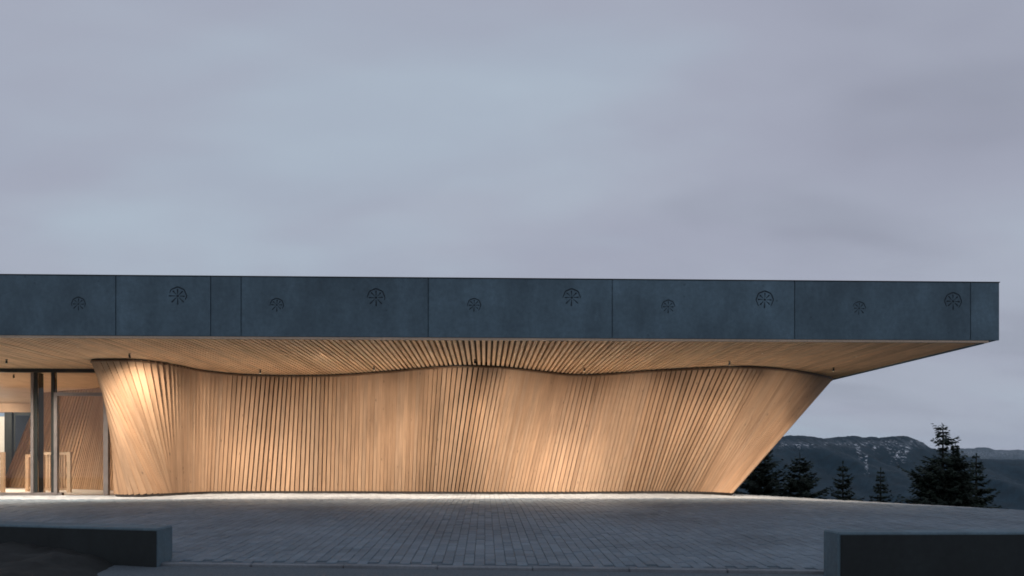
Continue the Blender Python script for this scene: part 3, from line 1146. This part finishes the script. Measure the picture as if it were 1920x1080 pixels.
v, f = [], []
n = 30
for i in range(n + 1):
    b_, t_ = pl(iw, i / n), pl(it, i / n)
    v += [(b_[0] + .05, b_[1] + .05, 0), (t_[0] + .05, t_[1] + .05, HS - .03)]
for i in range(n):
    f.append((2 * i, 2 * i + 1, 2 * i + 3, 2 * i + 2))
inner = P(link('inner_timber_wall', mesh('inner_timber_wall', v, f), None, M_BACK))
nb = 84
for i in range(nb):
    t0, t1 = (i + .17) / nb, (i + .83) / nb
    a_, b_, c_, d_ = pl(iw, t0), pl(iw, t1), pl(it, t1), pl(it, t0)
    o_ = .035
    v = [(a_[0], a_[1], .01), (b_[0], b_[1], .01), (c_[0], c_[1], HS - .035), (d_[0], d_[1], HS - .035)]
    v += [(p_[0] + o_, p_[1] + o_, p_[2]) for p_ in v]
    f = [(3, 2, 1, 0), (4, 5, 6, 7), (0, 1, 5, 4), (1, 2, 6, 5), (2, 3, 7, 6), (3, 0, 4, 7)]
    uv = [((.1 if k_ in (1, 2, 5, 6) else 0) + i * 1.7, (2.7 if k_ in (2, 3, 6, 7) else 0) + i) for q in f for k_ in q]
    link('board', mesh('board', v, f, uv), inner, M_BOARD)
# back of the hall: white wall, dark post, window band
P(MB().box(-22, -16.42, 28.0, 28.2, 0, 2.32).build('white_wall', M_WHITE))
P(MB().box(-16.4, -16.16, 27.9, 28.15, 0, 2.46).build('post', M_DKSTEEL))
P(MB().box(-22, -11.8, 27.95, 28.3, 2.462, HS - .032).build('beam', M_WOOD))
P(MB().box(-16.14, -11.8, 28.0, 28.1, 0, .9).build('parapet', M_DKSTEEL))
bw = P(MB().box(-16.14, -11.8, 28.0, 28.08, 2.37, 2.46).build('back_window', M_DKSTEEL))
for k in range(4):
    xa = -16.14 + k * 1.085
    MB().box(xa, xa + .06, 28.0, 28.08, .902, 2.368).build('mullion', M_DKSTEEL, bw)
    MB().box(xa + .07, xa + 1.075, 27.97, 27.976, .91, 2.36).build('dusk_panel', M_NAVY, bw)  # added dark blue panel standing in for the dusk outside
    MB().box(xa + .062, xa + 1.083, 28.03, 28.05, .904, 2.366).build('window_pane', M_GLASS, bw)
P(MB().box(-11.79, -8.2, 27.9, 28.2, 0, HS - .04).build('end_wall', M_WOOD))


def balustrade(x0, x1, y, zt, label):
    root = empty('balustrade', ((x0 + x1) / 2, y, 0))
    tag(root, label, 'railing', 'wooden railings inside the glass front')
    ox = (x0 + x1) / 2
    for xx in (x0, x1):
        MB().box(xx - .04 - ox, xx + .04 - ox, -.04, .04, .005, zt).build('post', M_WOOD, root)
    MB().box(x0 + .042 - ox, x1 - .042 - ox, -.035, .035, zt - .07, zt - .002).build('top_rail', M_WOOD, root)
    MB().box(x0 + .042 - ox, x1 - .042 - ox, -.03, .03, .06, .11).build('bottom_rail', M_WOOD, root)
    nn = int((x1 - x0 - .1) / .065)
    bal = None
    for i in range(nn):
        xx = x0 + .08 + (x1 - x0 - .16) * (i + .5) / nn - ox
        o = bpy.data.objects.new('baluster', bal) if bal else MB().box(-.014, .014, -.02, .02, .112, zt - .072).build('baluster', M_WOOD)
        if bal:
            COL.objects.link(o)
        bal = o.data
        o.parent = root
        o.location = (xx, 0, 0)
    return root


balustrade(-10.56, -9.94, 19.5, .975, 'short wooden railing with upright bars behind the glass door')
balustrade(-13.2, -11.53, 19.55, .975, 'longer wooden railing cut off by the edge of the photo behind the window')
balustrade(-11.42, -10.86, 20.4, .93, 'set back wooden railing between the two others behind the window')
# counter at the back
ct = empty('counter', (-14.4, 22.6, 0))
tag(ct, 'brown wooden counter deep inside behind the railing', 'counter')
MB().box(-1.6, .75, -.35, .35, .005, .82).build('front', M_WOOD, ct)
MB().box(-1.66, .81, -.41, .41, .822, .87).build('counter_top', M_DKSTEEL, ct)
for k in range(4):
    MB().box(-1.45 + k * .55, -.98 + k * .55, -.368, -.352, .08, .76).build('panel', M_WOOD, ct)


# ------------------------------------------------------------------ lamps
def emit(name, col, st):
    m = bpy.data.materials.new(name)
    m.use_nodes = True
    t = m.node_tree
    b_ = t.nodes['Principled BSDF']
    b_.inputs['Emission Color'].default_value = (*col, 1)
    b_.inputs['Emission Strength'].default_value = st
    b_.inputs['Base Color'].default_value = (.8, .75, .7, 1)
    return m


WARM = (1.0, 0.85, 0.71)
M_LENS = emit('lit_lens', (1.0, .78, .5), 0.6)


def spotlight(x, y, z, aim, watt, cone, label, group, blend=1.0, col=WARM, size=.09):
    root = empty('spotlight', (x, y, z))
    tag(root, label, 'spotlight', group)
    d = (Vector(aim) - Vector((x, y, z - .06))).normalized()
    c0 = Vector((0, 0, -.052))
    MB().tube((0, 0, 0), (0, 0, -.012), .022, n=12).build('mount', M_BLACK, root)
    MB().tube((0, 0, -.012), (0, 0, -.04), .006, n=8).build('stem', M_BLACK, root)
    a_ = c0 - d * .03; b_ = c0 + d * .03
    MB().tube(a_, b_, .018, .02, 14).build('head', M_BLACK, root)
    MB().tube(b_, b_ + d * .003, .016, .016, 14).build('lens', M_LENS, root)
    L = bpy.data.lights.new('spotlight_beam', 'SPOT')
    L.energy = watt * 1.4
    L.spot_size = R(cone)
    L.spot_blend = blend
    L.color = col
    L.shadow_soft_size = size
    lo = bpy.data.objects.new('spotlight_beam', L)
    COL.objects.link(lo)
    lo.parent = root
    lo.location = b_ + d * .04
    lo.rotation_mode = 'QUATERNION'
    lo.rotation_quaternion = d.to_track_quat('-Z', 'Y')
    return root


G1 = 'black spotlights under the slatted soffit'
ZS = HS - .002
SP = [
    (-6.75, 15.45, (-6.85, 16.9, .9), 265, 116, 'black spotlight on the soffit above the fanned corner of the timber wall'),
    (-5.00, 18.00, (-5.0, 17.4, 0), 330, 112, 'black spotlight in the first hollow of the wavy wall, nearest the fanned corner'),
    (-2.38, 17.30, (-2.2, 16.9, 0), 320, 115, 'black spotlight on the soffit between the first hollow and the central bulge'),
    (-0.20, 16.10, (-0.1, 16.7, 0), 320, 112, 'black spotlight right in front of the central bulge of the wall'),
    (2.17, 17.40, (1.9, 16.8, 0), 320, 115, 'black spotlight in the hollow just beyond the central bulge of the wall'),
    (5.00, 16.20, (4.6, 16.9, 0), 260, 112, 'black spotlight above the last bulge of the wall'),
    (7.60, 17.20, (7.0, 16.9, 0), 170, 118, 'black spotlight near the corner of the soffit by the leaning wall end'),
]
for (x, y, aim, wt_, cn, lab) in SP:
    spotlight(x, y, ZS, aim, wt_, cn, lab, G1)
spotlight(-9.6, 16.4, ZS, (-9.7, 16.6, 0), 400, 150, 'black spotlight on the soffit in front of the glass door', G1)
spotlight(-12.2, 16.4, ZS, (-12.0, 16.5, 0), 400, 150, 'black spotlight on the soffit beyond the edge of the photo', G1)


def downlight(x, y, aim, watt, cone, label):  # added lamps that supply much of the light on the wall
    """small round lamp added to the soffit for extra light"""
    root = empty('added_downlight', (x, y, HS))
    tag(root, label, 'downlight', 'small round downlights added to the slatted soffit for extra light')
    MB().tube((0, 0, .02), (0, 0, -.004), .024, .026, 14).build('ring', M_TRIM, root)
    MB().tube((0, 0, -.0042), (0, 0, -.0062), .018, .018, 14).build('lens', M_LENS, root)
    L = bpy.data.lights.new('added_beam', 'SPOT')
    L.energy = watt * 1.4; L.spot_size = R(cone); L.spot_blend = 1.0
    L.color = WARM; L.shadow_soft_size = .05
    lo = bpy.data.objects.new('added_beam', L)
    COL.objects.link(lo)
    lo.parent = root
    lo.location = (0, 0, -.06)
    d = (Vector(aim) - Vector((x, y, HS - .06))).normalized()
    lo.rotation_mode = 'QUATERNION'
    lo.rotation_quaternion = d.to_track_quat('-Z', 'Y')


for (x, y, aim, wt_, lab) in (
    (-7.3, 14.65, (-7.2, 16.8, .5), 190, 'added tiny downlight in the soffit ahead of the fanned wall corner'),
    (-5.2, 15.25, (-5.3, 18.2, .4), 235, 'added tiny downlight in the soffit facing the first hollow of the wall'),
    (-3.1, 15.25, (-3.2, 18.2, .8), 210, 'added tiny downlight in the soffit facing the slope up to the central bulge'),
    (-1.0, 15.05, (-1.0, 17.8, .8), 195, 'added tiny downlight in the soffit facing the near side of the central bulge'),
    (1.1, 15.25, (1.0, 17.8, .8), 205, 'added tiny downlight in the soffit facing the far side of the central bulge'),
    (3.2, 15.25, (3.0, 17.8, .8), 205, 'added tiny downlight in the soffit facing the second hollow of the wall'),
    (5.3, 15.05, (4.9, 17.6, .7), 165, 'added tiny downlight in the soffit facing the last bulge of the wall'),
    (7.3, 15.45, (6.6, 17.6, 1.0), 110, 'added tiny downlight in the soffit facing the leaning wall end'),
    (-9.4, 15.45, (-9.4, 15.9, 0), 230, 'added tiny downlight in the soffit ahead of the glass door')):
    x = XL + .08 + round((x - XL - .08) / .1) * .1
    downlight(x, y, aim, wt_, 90, lab)
G2 = 'spotlights on the ceiling of the hall'
ZI = HS - .034
for (x, y, aim, wt_, lab) in (
    (-10.9, 18.9, (-10.9, 19.2, 0), 90, 'small ceiling spotlight seen high through the large window pane'),
    (-13.3, 20.6, (-13.2, 20.7, 0), 240, 'small ceiling spotlight further back behind the large window pane'),
    (-11.6, 21.3, (-11.7, 21.2, 0), 40, 'lit ceiling spotlight beside the leaning inner timber wall'),
    (-16.5, 25.6, (-17.5, 28.0, 1.2), 80, 'ceiling spotlight aimed at the white back wall'),
    (-13.0, 25.6, (-13.2, 26.0, 0), 160, 'ceiling spotlight near the back window')):
    spotlight(x, y, ZI, aim, wt_ * 3.0, 116, lab, G2)

pd = empty('pendant_lamp', (-15.7, 26.0, 1.9))
tag(pd, 'small white pendant lamp hanging before the white back wall', 'lamp')
MB().tube((0, 0, .05), (0, 0, HS - .035 - 1.9), .008, n=6).build('cable', M_BLACK, pd)
MB().tube((0, 0, .06), (0, 0, -.05), .05, .12, 16).build('lamp_shade', emit('glowing_shade', (1, .85, .65), 3.0), pd)
L = bpy.data.lights.new('pendant_glow', 'POINT')
L.energy = 22; L.color = WARM; L.shadow_soft_size = .06
lo = bpy.data.objects.new('pendant_glow', L)
COL.objects.link(lo); lo.parent = pd; lo.location = (0, .3, -.15)

# ------------------------------------------------------------------ low walls and planting bed
def low_wall(pts, zt, label, front):
    root = empty('low_wall', (pts[0][0], pts[0][1], gz(*pts[0])))
    tag(root, label, 'wall', 'low concrete walls along the road')
    off = root.location
    m = MB()
    m.prism([(p[0] - off.x, p[1] - off.y) for p in pts], -.45, zt - off.z)
    m.build('wall_body', M_LOW, root, bevel=.012)
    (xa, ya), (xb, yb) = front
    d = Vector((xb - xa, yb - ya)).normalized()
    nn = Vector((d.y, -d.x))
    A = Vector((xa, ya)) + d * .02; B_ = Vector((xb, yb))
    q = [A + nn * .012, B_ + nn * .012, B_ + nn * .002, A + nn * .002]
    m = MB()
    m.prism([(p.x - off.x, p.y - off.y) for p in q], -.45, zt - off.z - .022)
    m.build('dark_front', M_LOWF, root)  # thin plate that makes the front face darker than the wall body
    return root


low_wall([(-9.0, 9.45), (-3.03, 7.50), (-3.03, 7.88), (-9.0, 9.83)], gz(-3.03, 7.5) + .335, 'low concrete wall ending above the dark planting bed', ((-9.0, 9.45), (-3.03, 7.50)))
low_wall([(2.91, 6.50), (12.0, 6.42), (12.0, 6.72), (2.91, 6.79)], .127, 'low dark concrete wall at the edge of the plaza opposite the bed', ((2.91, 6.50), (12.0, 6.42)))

# soil in front of the left wall
v, f = [], []
nx, ny = 110, 50
for j in range(ny + 1):
    for i in range(nx + 1):
        x = -9.0 + (6.35) * i / nx
        yb = 7.49 - .3266 * (x + 3.03) if x < -3.03 else 7.38
        y = 3.5 + (yb - 3.5) * j / ny
        e = min(1, max(0, (-2.95 - .25 * (y - 7.0) - x) / .9))
        e = e * e * (3 - 2 * e)
        h = gz(x, y) - .12 + .24 * e + .05 * e * frac(Vector((x * 2.3, y * 2.3, 1)), .8, 5) + .02 * e * mnoise.noise(Vector((x * 14, y * 14, 0)))
        v.append((x, y, h))
for j in range(ny):
    for i in range(nx):
        a = j * (nx + 1) + i
        f.append((a, a + 1, a + nx + 2, a + nx + 1))
soil = link('soil_bed', mesh('soil_bed', v, f, smooth=True), None, M_SOIL)
soil['kind'] = 'stuff'
soil['label'] = 'dark bare soil heaped in front of the low wall'

# ------------------------------------------------------------------ air
hz = MB().box(-24000, 24000, -4000, 21000, -330, 700).build('haze', None)
hz['kind'] = 'stuff'
hm = bpy.data.materials.new('air')
hm.use_nodes = True
ht = hm.node_tree
ht.nodes.remove(ht.nodes['Principled BSDF'])
pv = node(ht, 'ShaderNodeVolumePrincipled', {'Color': (0.55, 0.80, 1.0, 1), 'Density': 0.000011, 'Anisotropy': 0.0})
ht.links.new(pv.outputs[0], ht.nodes['Material Output'].inputs['Volume'])
hz.data.materials.append(hm)
